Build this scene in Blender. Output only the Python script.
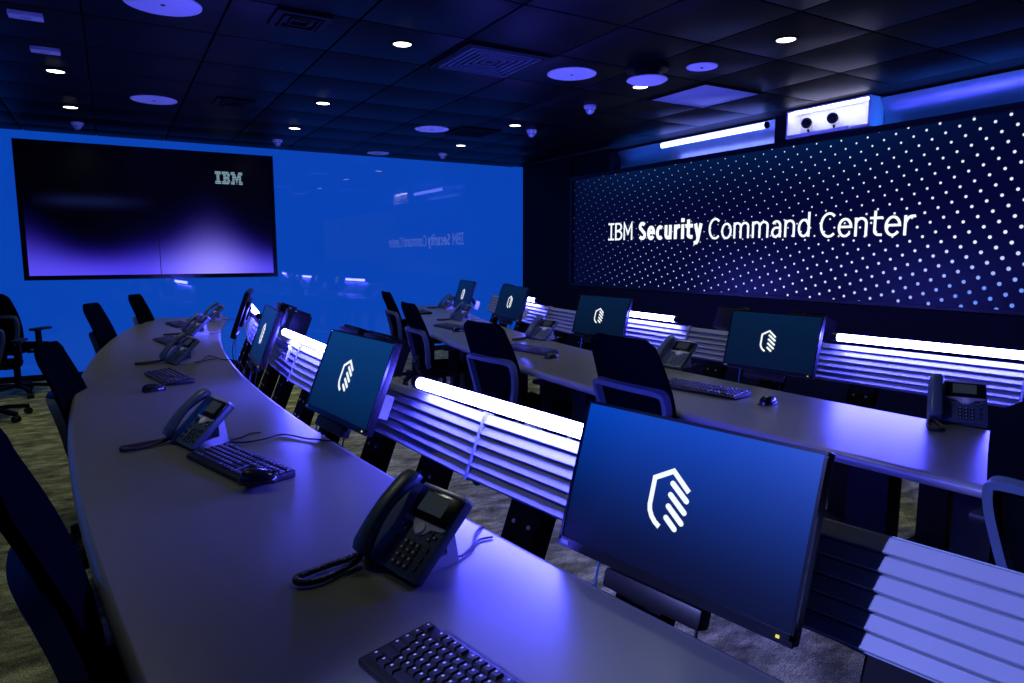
import bpy, bmesh, math, random
from mathutils import Vector, Matrix
random.seed(7)
PI = math.pi
R = math.radians
scn = bpy.context.scene
for o in list(bpy.data.objects):
    bpy.data.objects.remove(o)
COL = scn.collection

# ------------------------------------------------------------------ camera, world, exposure
cam_d = bpy.data.cameras.new('camera')
cam_d.sensor_width = 36.0
cam_d.lens = 675.5 / 1024 * 36
cam_d.clip_start = 0.02
cam = bpy.data.objects.new('camera', cam_d)
cam.location = (0, 0, 1.40)
cam.rotation_euler = (R(90 - 7.37), 0, R(-30.47))
COL.objects.link(cam)
scn.camera = cam
w = bpy.data.worlds.new('world')
w.use_nodes = True
w.node_tree.nodes['Background'].inputs[0].default_value = (0.0, 0.0, 0.0, 1)
w.node_tree.nodes['Background'].inputs[1].default_value = 0.0
scn.world = w
vs = scn.view_settings
vs.view_transform = 'Standard'
vs.look = 'None'
vs.gamma = 1
vs.use_curve_mapping = False
vs.exposure = 0.0

TUBE_COL = (0.072, 0.070, 1.0)
TUBE_STR = 185.0
COVE_STR = 9.0
DOWN_W = 21.0
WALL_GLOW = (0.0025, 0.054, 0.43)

# ------------------------------------------------------------------ material helpers
class X:
    """tiny expression wrapper round shader math nodes"""
    def __init__(s, nt, v): s.nt, s.v = nt, v
    def _m(s, op, *a, clamp=False):
        n = s.nt.nodes.new('ShaderNodeMath'); n.operation = op; n.use_clamp = clamp
        for i, q in enumerate((s,) + a):
            q = q.v if isinstance(q, X) else q
            if isinstance(q, (int, float)): n.inputs[i].default_value = q
            else: s.nt.links.new(q, n.inputs[i])
        return X(s.nt, n.outputs[0])
    def __add__(s, o): return s._m('ADD', o)
    __radd__ = __add__
    def __sub__(s, o): return s._m('SUBTRACT', o)
    def __rsub__(s, o): return (s * -1) + o
    def __mul__(s, o): return s._m('MULTIPLY', o)
    __rmul__ = __mul__
    def __truediv__(s, o): return s._m('DIVIDE', o)
    def floor(s): return s._m('FLOOR')
    def exp(s): return s._m('EXPONENT')
    def sqrt(s): return s._m('SQRT')
    def absv(s): return s._m('ABSOLUTE')
    def lt(s, o): return s._m('LESS_THAN', o)
    def powv(s, o): return s._m('POWER', o)
    def clamp(s): return (s + 0.0)._m('MULTIPLY', 1.0, clamp=True)
    def smooth(s, a, b):
        n = s.nt.nodes.new('ShaderNodeMapRange'); n.interpolation_type = 'SMOOTHSTEP'
        s.nt.links.new(s.v, n.inputs[0])
        n.inputs[1].default_value = a; n.inputs[2].default_value = b
        return X(s.nt, n.outputs[0])

def base_mat(name):
    m = bpy.data.materials.new(name); m.use_nodes = True
    nt = m.node_tree
    return m, nt, nt.nodes['Principled BSDF']

def mat(name, col, rough=0.5, metal=0.0, emit=None, estr=1.0, noise=0.0, nscale=20.0, bump=0.0, bscale=200.0, spec=0.5, coat=0.0):
    m, nt, p = base_mat(name)
    p.inputs['Base Color'].default_value = (*col, 1)
    p.inputs['Roughness'].default_value = rough
    p.inputs['Metallic'].default_value = metal
    p.inputs['Specular IOR Level'].default_value = spec
    p.inputs['Coat Weight'].default_value = coat
    tc = None
    if noise or bump:
        tc = nt.nodes.new('ShaderNodeTexCoord')
    if noise:
        n = nt.nodes.new('ShaderNodeTexNoise'); n.inputs['Scale'].default_value = nscale
        nt.links.new(tc.outputs['Object'], n.inputs['Vector'])
        r = nt.nodes.new('ShaderNodeMapRange')
        r.inputs[3].default_value = 1 - noise; r.inputs[4].default_value = 1 + noise
        nt.links.new(n.outputs[0], r.inputs[0])
        mx = nt.nodes.new('ShaderNodeVectorMath'); mx.operation = 'SCALE'
        mx.inputs[0].default_value = col
        nt.links.new(r.outputs[0], mx.inputs['Scale'])
        nt.links.new(mx.outputs[0], p.inputs['Base Color'])
    if bump:
        n = nt.nodes.new('ShaderNodeTexNoise'); n.inputs['Scale'].default_value = bscale
        nt.links.new(tc.outputs['Object'], n.inputs['Vector'])
        b = nt.nodes.new('ShaderNodeBump'); b.inputs['Strength'].default_value = bump
        b.inputs['Distance'].default_value = 0.002
        nt.links.new(n.outputs[0], b.inputs['Height'])
        nt.links.new(b.outputs[0], p.inputs['Normal'])
    if emit:
        p.inputs['Emission Color'].default_value = (*emit, 1)
        p.inputs['Emission Strength'].default_value = estr
    return m

def objcoord(nt):
    tc = nt.nodes.new('ShaderNodeTexCoord'); sp = nt.nodes.new('ShaderNodeSeparateXYZ')
    nt.links.new(tc.outputs['Object'], sp.inputs[0])
    return [X(nt, sp.outputs[i]) for i in range(3)], tc

def combine(nt, r, g, b):
    c = nt.nodes.new('ShaderNodeCombineColor')
    for i, q in enumerate((r, g, b)):
        if isinstance(q, X): nt.links.new(q.v, c.inputs[i])
        else: c.inputs[i].default_value = q
    return c.outputs[0]

M = {}
M['black'] = mat('black plastic', (0.006, 0.0065, 0.008), 0.42, noise=0.15, nscale=60, spec=0.3)
M['black_soft'] = mat('black textile', (0.0018, 0.0028, 0.0040), 0.8, noise=0.3, nscale=300, bump=0.4, bscale=900, spec=0.0)
M['black_gloss'] = mat('gloss black', (0.008, 0.008, 0.01), 0.18, noise=0.1, nscale=30)
M['frame_grey'] = mat('grey chair frame', (0.065, 0.10, 0.125), 0.45, noise=0.06, nscale=30, spec=0.35)
M['steel_black'] = mat('black powder coated steel', (0.004, 0.0045, 0.0055), 0.6, noise=0.2, nscale=90, bump=0.15, bscale=500, spec=0.1)
M['alu'] = mat('pale satin aluminium', (0.31, 0.34, 0.38), 0.42, 0.1, noise=0.08, nscale=12)
M['alu_back'] = mat('dark anodised back', (0.17, 0.22, 0.28), 0.5, 0.1, noise=0.1, nscale=15)
M['white'] = mat('white enamel', (0.78, 0.78, 0.78), 0.45, noise=0.03, nscale=30)
M['silver'] = mat('silver plastic', (0.55, 0.57, 0.6), 0.3, 0.3, noise=0.04, nscale=40)
M['phone'] = mat('charcoal phone plastic', (0.065, 0.10, 0.125), 0.36, noise=0.1, nscale=80)
M['phone_key'] = mat('phone keys', (0.02, 0.024, 0.03), 0.4, noise=0.1, nscale=100)
M['legend'] = mat('key legend print', (0.6, 0.62, 0.65), 0.5, noise=0.02)
M['lcd'] = mat('phone display', (0.02, 0.025, 0.03), 0.12, emit=(0.05, 0.07, 0.09), estr=0.25, noise=0.05)
M['key'] = mat('keyboard key', (0.012, 0.013, 0.016), 0.38, noise=0.2, nscale=120)
M['wall_black'] = mat('matt black wall', (0.003, 0.003, 0.004), 0.7, noise=0.2, nscale=6, bump=0.1, spec=0.15)
M['wall_navy'] = mat('navy painted wall', (0.006, 0.010, 0.035), 0.45, noise=0.15, nscale=5, bump=0.1)
M['tube'] = mat('violet light tube', (0.8, 0.8, 0.9), 0.4, emit=TUBE_COL, estr=TUBE_STR, noise=0.01)
M['cove_reflection'] = mat('cove reflection glow', (0.8, 0.8, 0.9), 0.4, emit=(0.20, 0.24, 1.0), estr=COVE_STR, noise=0.01)
M['cove_blue'] = mat('blue cove strip', (0.5, 0.5, 0.6), 0.4, emit=(0.02, 0.16, 1.0), estr=32.0, noise=0.01)
M['down'] = mat('white lamp lens', (0.9, 0.9, 0.9), 0.4, emit=(1.0, 0.95, 0.86), estr=6.0, noise=0.01)
M['emblem'] = mat('white emblem on screen', (0.0, 0.0, 0.0), 0.3, emit=(0.92, 0.97, 1.0), estr=1.0, noise=0.01)
M['logo'] = mat('pale blue logo on screen', (0.0, 0.0, 0.0), 0.3, emit=(0.20, 0.33, 0.42), estr=1.0, noise=0.01)
M['letter'] = mat('white lettering on screen', (0.0, 0.0, 0.0), 0.3, emit=(0.90, 0.97, 1.0), estr=1.15, noise=0.01)
M['amber'] = mat('amber indicator', (0.1, 0.08, 0.0), 0.3, emit=(0.8, 0.65, 0.1), estr=1.0, noise=0.01)
M['lens'] = mat('lens glass', (0.01, 0.012, 0.02), 0.08, noise=0.1)
M['grille'] = mat('white speaker grille', (0.85, 0.85, 0.85), 0.55, noise=0.04, nscale=300, bump=0.3, bscale=900)
M['cable'] = mat('black cable', (0.012, 0.012, 0.016), 0.45, noise=0.1)
M['cable_blue'] = mat('blue cable', (0.05, 0.14, 0.32), 0.45, noise=0.1)
M['tile'] = mat('black ceiling tile', (0.0012, 0.0016, 0.0020), 0.45, noise=0.25, nscale=40, bump=0.2, bscale=260, spec=0.06)
M['grid'] = mat('ceiling void', (0.003, 0.003, 0.003), 0.9, noise=0.1)
M['diffuser'] = mat('pale diffuser panel', (0.30, 0.36, 0.45), 0.35, noise=0.05, nscale=30)
M['metal_band'] = mat('satin steel band', (0.35, 0.38, 0.45), 0.30, 0.85, noise=0.1, nscale=8)
M['niche'] = mat('white niche lining', (0.85, 0.85, 0.87), 0.5, noise=0.02)

def make_desk_mat():
    m, nt, p = base_mat('grey satin laminate')
    tc = nt.nodes.new('ShaderNodeTexCoord')
    mp = nt.nodes.new('ShaderNodeMapping'); mp.inputs['Scale'].default_value = (2.0, 0.6, 1)
    nt.links.new(tc.outputs['Object'], mp.inputs[0])
    n = nt.nodes.new('ShaderNodeTexNoise'); n.inputs['Scale'].default_value = 1.5; n.inputs['Detail'].default_value = 1
    nt.links.new(mp.outputs[0], n.inputs['Vector'])
    cr = nt.nodes.new('ShaderNodeValToRGB')
    cr.color_ramp.elements[0].position = 0.3; cr.color_ramp.elements[0].color = (0.118, 0.124, 0.106, 1)
    cr.color_ramp.elements[1].position = 0.7; cr.color_ramp.elements[1].color = (0.122, 0.128, 0.110, 1)
    nt.links.new(n.outputs[0], cr.inputs[0]); nt.links.new(cr.outputs[0], p.inputs['Base Color'])
    n2 = nt.nodes.new('ShaderNodeTexNoise'); n2.inputs['Scale'].default_value = 0.8
    nt.links.new(tc.outputs['Object'], n2.inputs['Vector'])
    mr = nt.nodes.new('ShaderNodeMapRange'); mr.inputs[3].default_value = 0.31; mr.inputs[4].default_value = 0.35
    nt.links.new(n2.outputs[0], mr.inputs[0]); nt.links.new(mr.outputs[0], p.inputs['Roughness'])
    p.inputs['Specular IOR Level'].default_value = 1.0
    return m
M['desk'] = make_desk_mat()
M['desk_edge'] = mat('grey desk edge band', (0.17, 0.18, 0.20), 0.3, noise=0.06, nscale=20)

def make_carpet():
    m, nt, p = base_mat('mottled carpet')
    tc = nt.nodes.new('ShaderNodeTexCoord')
    mp = nt.nodes.new('ShaderNodeMapping'); mp.inputs['Scale'].default_value = (2.2, 4.0, 1)
    mp.inputs['Rotation'].default_value = (0, 0, R(28))
    nt.links.new(tc.outputs['Object'], mp.inputs[0])
    n = nt.nodes.new('ShaderNodeTexNoise'); n.inputs['Scale'].default_value = 2.2; n.inputs['Detail'].default_value = 9; n.inputs['Roughness'].default_value = 0.72
    nt.links.new(mp.outputs[0], n.inputs['Vector'])
    cr = nt.nodes.new('ShaderNodeValToRGB')
    e = cr.color_ramp.elements
    e[0].position = 0.38; e[0].color = (0.13, 0.135, 0.055, 1)
    e[1].position = 0.62; e[1].color = (0.74, 0.76, 0.33, 1)
    q = e.new(0.5); q.color = (0.36, 0.37, 0.155, 1)
    nt.links.new(n.outputs[0], cr.inputs[0])
    n2 = nt.nodes.new('ShaderNodeTexNoise'); n2.inputs['Scale'].default_value = 190; n2.inputs['Detail'].default_value = 3
    nt.links.new(tc.outputs['Object'], n2.inputs['Vector'])
    mr = nt.nodes.new('ShaderNodeMapRange'); mr.inputs[1].default_value = 0.35; mr.inputs[2].default_value = 0.65
    mr.inputs[3].default_value = 0.35; mr.inputs[4].default_value = 1.55
    nt.links.new(n2.outputs[0], mr.inputs[0])
    sc = nt.nodes.new('ShaderNodeVectorMath'); sc.operation = 'SCALE'
    nt.links.new(cr.outputs[0], sc.inputs[0]); nt.links.new(mr.outputs[0], sc.inputs['Scale'])
    nt.links.new(sc.outputs[0], p.inputs['Base Color'])
    p.inputs['Roughness'].default_value = 0.95; p.inputs['Specular IOR Level'].default_value = 0.1
    b = nt.nodes.new('ShaderNodeBump'); b.inputs['Strength'].default_value = 0.7; b.inputs['Distance'].default_value = 0.006
    nt.links.new(n2.outputs[0], b.inputs['Height']); nt.links.new(b.outputs[0], p.inputs['Normal'])
    return m
M['carpet'] = make_carpet()

def make_glass_wall():
    m, nt, p = base_mat('backlit blue glass')
    p.inputs['Base Color'].default_value = (0.004, 0.02, 0.10, 1)
    p.inputs['Roughness'].default_value = 0.012
    p.inputs['Specular IOR Level'].default_value = 0.62
    (x, y, z), tc = objcoord(nt)
    n = nt.nodes.new('ShaderNodeTexNoise'); n.inputs['Scale'].default_value = 0.6
    nt.links.new(tc.outputs['Object'], n.inputs['Vector'])
    mr = nt.nodes.new('ShaderNodeMapRange'); mr.inputs[3].default_value = 0.92; mr.inputs[4].default_value = 1.08
    nt.links.new(n.outputs[0], mr.inputs[0])
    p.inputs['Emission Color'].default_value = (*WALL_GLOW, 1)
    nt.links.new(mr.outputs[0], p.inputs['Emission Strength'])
    return m
M['glass_wall'] = make_glass_wall()

def make_led():
    # object space = world space: picture shown on the big display, a rotated lattice of white dots
    m, nt, p = base_mat('dotted picture on led display')
    (x, y, z), tc = objcoord(nt)
    a = (-0.0465, -0.0759); b = (-0.097, 0.0345)
    det = a[0] * b[1] - a[1] * b[0]
    dy = y - 2.807; dz = z - 2.165
    i = (dy * b[1] - dz * b[0]) * (1 / det)
    j = (dz * a[0] - dy * a[1]) * (1 / det)
    fi = i - (i + 0.5).floor(); fj = j - (j + 0.5).floor()
    py = fi * a[0] + fj * b[0]; pz = fi * a[1] + fj * b[1]
    d = (py * py + pz * pz).sqrt()
    r = ((5.4 - y) * (1 / 3.0)).clamp().powv(1.3) * 0.0070 + 0.0043 \
        + ((1.95 - z) * (1 / 0.8)).clamp() * ((7.6 - y) * (1 / 1.3)).clamp() * 0.0036
    soft = (r - d) * (1 / 0.003) + 0.5
    dot = soft.clamp()
    level = ((7.75 - y) * (1 / 1.5)).clamp() * 0.72 + 0.28
    blue = ((3.9 - y) * (1 / 1.2)).clamp() * ((1.5 - z) * (1 / 0.35)).clamp()
    top = ((z - 1.75) * (1 / 0.7)).clamp().powv(2.0) * ((y - 2.2) * (1 / 1.5)).clamp() * ((8.0 - y) * (1 / 1.4)).clamp()
    rr = dot * level * (0.80 - blue * 0.66) + 0.0004
    gg = dot * level * (0.86 - blue * 0.58) + 0.0008 + top * 0.010
    bb = dot * level * (1.0 - blue * 0.12) + 0.011 + top * 0.045
    nt.links.new(combine(nt, rr, gg, bb), p.inputs['Emission Color'])
    p.inputs['Emission Strength'].default_value = 1.0
    p.inputs['Base Color'].default_value = (0.004, 0.005, 0.012, 1)
    p.inputs['Roughness'].default_value = 0.35
    p.inputs['Specular IOR Level'].default_value = 0.15
    return m
M['led'] = make_led()

def make_display():
    # object space: x 0..2.55, z 0..1.40 of the whole picture
    m, nt, p = base_mat('violet glow picture on display')
    (x, y, z), tc = objcoord(nt)
    u = x * (1 / 2.55); v = z * (1 / 1.40)
    def g(c, s):
        q = (u - c) * (1 / s)
        return (q * q * -1.0).exp()
    h = 0.165 + g(-0.05, 0.17) * 0.16 + g(0.72, 0.20) * 0.21 + g(0.42, 0.09) * 0.02
    t = v / h
    glow = (t * t * -0.95).exp()
    core = (t * t * -2.4).exp() * (g(0.72, 0.17) * 0.85 + g(0.0, 0.3) * 0.10 + 0.03)
    bq = (v - 0.585) * (1 / 0.045)
    band = (bq * bq * -1.0).exp() * ((u - 0.02) * 8.0).clamp() * ((0.50 - u) * 5.0).clamp()
    rr = glow.powv(2.0) * 0.06 + core * 0.30 + band * 0.004
    gg = glow.powv(2.2) * 0.035 + core * 0.27 + band * 0.006
    bb = glow.powv(1.7) * 0.85 + core * 0.35 + band * 0.035
    nt.links.new(combine(nt, rr, gg, bb), p.inputs['Emission Color'])
    p.inputs['Emission Strength'].default_value = 1.0
    p.inputs['Base Color'].default_value = (0.002, 0.002, 0.003, 1)
    p.inputs['Roughness'].default_value = 0.25
    return m
M['display'] = make_display()

def make_monitor_screen(name, lo, hi, pw):
    m, nt, p = base_mat(name)
    (x, y, z), tc = objcoord(nt)
    lv = (z * (1 / 0.30) + 0.5).clamp().powv(pw)
    nt.links.new(combine(nt, *[lv * (h_ - l_) + l_ for l_, h_ in zip(lo, hi)]), p.inputs['Emission Color'])
    p.inputs['Emission Strength'].default_value = 1.0
    p.inputs['Base Color'].default_value = (0.003, 0.004, 0.008, 1)
    p.inputs['Roughness'].default_value = 0.3
    p.inputs['Specular IOR Level'].default_value = 0.15
    return m
M['screen_bright'] = make_monitor_screen('bright blue wallpaper on monitor', (0.0012, 0.003, 0.020), (0.0012, 0.056, 0.50), 1.7)
M['screen_mid'] = make_monitor_screen('blue wallpaper on monitor', (0.0012, 0.014, 0.055), (0.0025, 0.040, 0.17), 1.0)
M['screen_dim'] = make_monitor_screen('dim blue wallpaper on monitor', (0.0009, 0.007, 0.024), (0.0014, 0.013, 0.045), 1.0)

# ------------------------------------------------------------------ mesh helpers
class B:
    def __init__(s): s.v, s.f = [], []
    def add(s, vs, fs, mx=None):
        k = len(s.v)
        s.v += [tuple(mx @ Vector(q)) if mx else tuple(q) for q in vs]
        s.f += [tuple(i + k for i in q) for q in fs]
        return s
    def box(s, c, d, mx=None, bev=0.0):
        x, y, z = c; a, b, h = d[0] / 2, d[1] / 2, d[2] / 2
        if bev:
            bm = bmesh.new(); bmesh.ops.create_cube(bm, size=1)
            bmesh.ops.scale(bm, vec=d, verts=bm.verts)
            bmesh.ops.bevel(bm, geom=bm.edges[:], offset=bev, segments=2, affect='EDGES', profile=0.6)
            bmesh.ops.translate(bm, vec=c, verts=bm.verts)
            bm.verts.index_update()
            s.add([q.co[:] for q in bm.verts], [[q.index for q in f.verts] for f in bm.faces], mx); bm.free()
            return s
        vs = [(x + i * a, y + j * b, z + k * h) for i in (-1, 1) for j in (-1, 1) for k in (-1, 1)]
        fs = [(0, 1, 3, 2), (4, 6, 7, 5), (0, 4, 5, 1), (2, 3, 7, 6), (0, 2, 6, 4), (1, 5, 7, 3)]
        return s.add(vs, fs, mx)
    def cyl(s, p0, p1, r0, r1=None, n=16, cap=True, mx=None):
        r1 = r0 if r1 is None else r1
        p0, p1 = Vector(p0), Vector(p1); d = (p1 - p0).normalized()
        u = d.orthogonal().normalized(); t = d.cross(u)
        vs = []
        for p, r in ((p0, r0), (p1, r1)):
            for i in range(n):
                q = 2 * PI * i / n
                vs.append(p + u * r * math.cos(q) + t * r * math.sin(q))
        fs = [(i, (i + 1) % n, n + (i + 1) % n, n + i) for i in range(n)]
        if cap: fs += [tuple(range(n - 1, -1, -1)), tuple(range(n, 2 * n))]
        return s.add(vs, fs, mx)
    def lathe(s, prof, c=(0, 0, 0), n=28, mx=None):
        vs, fs = [], []
        for r, z in prof:
            for i in range(n):
                q = 2 * PI * i / n
                vs.append((c[0] + r * math.cos(q), c[1] + r * math.sin(q), c[2] + z))
        for k in range(len(prof) - 1):
            for i in range(n):
                fs.append((k * n + i, k * n + (i + 1) % n, (k + 1) * n + (i + 1) % n, (k + 1) * n + i))
        fs.append(tuple(range(n - 1, -1, -1))); m0 = (len(prof) - 1) * n
        fs.append(tuple(range(m0, m0 + n)))
        return s.add(vs, fs, mx)
    def sweep(s, pts, prof, closed=False, up=(0, 0, 1), mx=None):
        """prof: list of (side, up) offsets; a closed loop swept along pts"""
        pts = [Vector(q) for q in pts]; n = len(pts); k = len(prof); up = Vector(up)
        vs, fs = [], []
        for i, q in enumerate(pts):
            if closed: d = pts[(i + 1) % n] - pts[i - 1]
            else: d = pts[min(i + 1, n - 1)] - pts[max(i - 1, 0)]
            d.normalize(); side = d.cross(up)
            if side.length < 1e-4: side = Vector((1, 0, 0))
            side.normalize(); u2 = side.cross(d)
            for a, b in prof: vs.append(q + side * a + u2 * b)
        for i in range(n if closed else n - 1):
            j = (i + 1) % n
            for a in range(k):
                fs.append((i * k + a, i * k + (a + 1) % k, j * k + (a + 1) % k, j * k + a))
        if not closed:
            fs += [tuple(range(k - 1, -1, -1)), tuple(range((n - 1) * k, n * k))]
        return s.add(vs, fs, mx)
    def tube(s, pts, r, n=8, closed=False, mx=None):
        return s.sweep(pts, [(r * math.cos(2 * PI * i / n), r * math.sin(2 * PI * i / n)) for i in range(n)], closed, mx=mx)
    def prism(s, poly, fn, h):
        """poly in 2-D, fn(u, v, w) -> 3-D point, extruded from w=0 to w=h"""
        n = len(poly)
        vs = [fn(a, b, 0) for a, b in poly] + [fn(a, b, h) for a, b in poly]
        fs = [tuple(range(n - 1, -1, -1)), tuple(range(n, 2 * n))] + [(i, (i + 1) % n, n + (i + 1) % n, n + i) for i in range(n)]
        return s.add(vs, fs)
    def mesh(s, name, m, smooth=35):
        me = bpy.data.meshes.new(name); me.from_pydata(s.v, [], s.f)
        bm = bmesh.new(); bm.from_mesh(me); bmesh.ops.recalc_face_normals(bm, faces=bm.faces); bm.to_mesh(me); bm.free()
        me.materials.append(M[m] if isinstance(m, str) else m)
        if smooth:
            me.shade_smooth(); me.set_sharp_from_angle(angle=R(smooth))
        return me

def link(name, me, parent=None, loc=(0, 0, 0), rot=(0, 0, 0)):
    o = bpy.data.objects.new(name, me); COL.objects.link(o)
    o.location = loc; o.rotation_euler = rot
    if parent: o.parent = parent
    return o
def obj(name, b, m, parent=None, loc=(0, 0, 0), rot=(0, 0, 0), smooth=35):
    return link(name, b.mesh(name, m, smooth), parent, loc, rot)
def tag(o, label=None, cat=None, group=None, kind=None):
    if label: o['label'] = label
    if cat: o['category'] = cat
    if group: o['group'] = group
    if kind: o['kind'] = kind
    return o
def thing(name, label, cat, loc=(0, 0, 0), rot=(0, 0, 0), group=None):
    o = bpy.data.objects.new(name, None); COL.objects.link(o)
    o.empty_display_size = 0.05
    o.location = loc; o.rotation_euler = rot if isinstance(rot, tuple) else (0, 0, rot)
    return tag(o, label, cat, group)
def copy_tree(o, parent=None):
    c = o.copy(); COL.objects.link(c); c.parent = parent
    for ch in list(o.children): copy_tree(ch, c)
    return c
def dup(o, label, loc, rot):
    c = copy_tree(o); c['label'] = label; c.location = loc
    c.rotation_euler = rot if isinstance(rot, tuple) else (0, 0, rot)
    return c
def ribbon(b, pts, wd, fn, h, closed=False):
    """flat stroke of width wd along 2-D pts, given depth h through fn"""
    P = [Vector(q) for q in pts]; n = len(P); L_, R_ = [], []
    for i in range(n):
        if closed: d0 = (P[i] - P[i - 1]).normalized(); d1 = (P[(i + 1) % n] - P[i]).normalized()
        else:
            d0 = (P[i] - P[i - 1]).normalized() if i else (P[1] - P[0]).normalized()
            d1 = (P[i + 1] - P[i]).normalized() if i < n - 1 else d0
        n0 = Vector((-d0.y, d0.x)); n1 = Vector((-d1.y, d1.x)); m_ = n0 + n1
        if m_.length < 1e-4: m_ = n0
        m_.normalize(); k = min(1 / max(m_.dot(n0), 0.3), 2.2)
        L_.append(P[i] + m_ * wd / 2 * k); R_.append(P[i] - m_ * wd / 2 * k)
    vs, fs = [], []
    for i in range(n):
        vs += [fn(L_[i].x, L_[i].y, 0), fn(R_[i].x, R_[i].y, 0), fn(R_[i].x, R_[i].y, h), fn(L_[i].x, L_[i].y, h)]
    for i in range(n if closed else n - 1):
        j = (i + 1) % n
        for a in range(4): fs.append((i * 4 + a, i * 4 + (a + 1) % 4, j * 4 + (a + 1) % 4, j * 4 + a))
    if not closed: fs += [(3, 2, 1, 0), tuple((n - 1) * 4 + a for a in range(4))]
    b.add(vs, fs)

# ------------------------------------------------------------------ room shell
XL, XR, YB, YF, ZC = -4.0, 5.52, 9.05, -3.2, 2.71
tag(obj('floor', B().box(((XL + XR) / 2, (YB + YF) / 2, -0.05), (XR - XL + 0.8, YB - YF + 0.4, 0.1)), 'carpet', smooth=0), 'grey mottled carpet floor', kind='structure')
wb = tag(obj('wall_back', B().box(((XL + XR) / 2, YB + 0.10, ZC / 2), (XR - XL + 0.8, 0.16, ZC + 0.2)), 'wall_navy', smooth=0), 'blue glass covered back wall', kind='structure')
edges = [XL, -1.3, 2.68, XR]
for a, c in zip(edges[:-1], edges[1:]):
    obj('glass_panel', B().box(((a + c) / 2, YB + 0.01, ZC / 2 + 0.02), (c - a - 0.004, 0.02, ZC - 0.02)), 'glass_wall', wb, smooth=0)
tag(obj('wall_right', B().box((XR + 0.35, (YB + YF) / 2, ZC / 2), (0.1, YB - YF + 0.4, ZC + 0.2)), 'wall_black', smooth=0), 'matt black wall behind the big display', kind='structure')
wl = tag(obj('wall_left', B().box((XL - 0.05, (YB + YF) / 2, ZC / 2), (0.1, YB - YF + 0.4, ZC + 0.2)), 'wall_navy', smooth=0), 'dark navy wall with added blue glow panels', kind='structure')
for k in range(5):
    obj('glass_panel', B().box((XL - 0.004, YF + 1.225 + 2.45 * k, ZC / 2 + 0.50), (0.02, 2.446, ZC - 1.0)), 'glass_wall', wl, smooth=0)  # unseen glowing panels, added to throw blue light on desk edge and phones
tag(obj('wall_front', B().box(((XL + XR) / 2, YF - 0.05, ZC / 2), (XR - XL + 0.8, 0.1, ZC + 0.2)), 'wall_navy', smooth=0), 'dark navy wall with added blue glow panels', kind='structure')
tag(obj('baseboard_back', B().box(((XL + XR) / 2, YB - 0.008, 0.035), (XR - XL, 0.016, 0.07)), 'black', smooth=0), 'black baseboard under the blue glass wall', kind='structure')
ceil = tag(obj('ceiling', B().box(((XL + XR) / 2, (YB + YF) / 2, ZC + 0.07), (XR - XL + 0.8, YB - YF + 0.4, 0.1)), 'grid', smooth=0), 'black tiled ceiling', kind='structure')
PT = 0.675
tile_me = B().box((0, 0, 0), (PT - 0.012, PT - 0.012, 0.02), bev=0.004).mesh('ceiling_tile', 'tile', 35)
ix = [3.32 + PT * k for k in range(-11, 4)]
iy = [3.22 + PT * k for k in range(-9, 9)]
for gx in ix:
    for gy in iy:
        cx, cy = gx + PT / 2, gy + PT / 2
        if cx < XL - 0.2 or cx > XR - 0.1 or cy > YB + 0.2 or cy < YF - 0.2: continue
        link('ceiling_tile', tile_me, ceil, (cx, cy, ZC + 0.01))

# right-hand wall: black surround of the display, cove above it
tag(obj('trim_1', B().box((XR + 0.15, (YB + YF) / 2, 0.48), (0.30, YB - YF, 0.96)), 'wall_black', smooth=0), 'black panelling below the big display', kind='structure')
tag(obj('trim_2', B().box((XR + 0.15, (YB + 7.80) / 2, (0.962 + ZC) / 2), (0.30, YB - 7.80, ZC - 0.962)), 'wall_black', smooth=0), 'black panelling left of the big display', kind='structure')

# big led display with lettering
led = thing('wall_display', 'huge dark wall display with white dots and white lettering', 'display', (0, 0, 0))
obj('display_cabinet', B().box((XR + 0.17, (7.79 - 2.6) / 2, 1.69), (0.24, 7.79 + 2.6, 1.44)), 'black', led, smooth=0)
obj('screen', B().box((XR + 0.03, (7.73 - 2.5) / 2, 1.695), (0.02, 7.73 + 2.5, 1.41)), 'led', led, smooth=0)
fr = B()
for zz in (0.985, 2.405 + 0.02): fr.box((XR + 0.02, (7.79 - 2.6) / 2, zz), (0.06, 7.79 + 2.6, 0.03 if zz < 1 else 0.05))
fr.box((XR + 0.02, 7.765, 1.695), (0.06, 0.05, 1.40))
obj('frame', fr, 'black', led, smooth=0)

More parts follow.
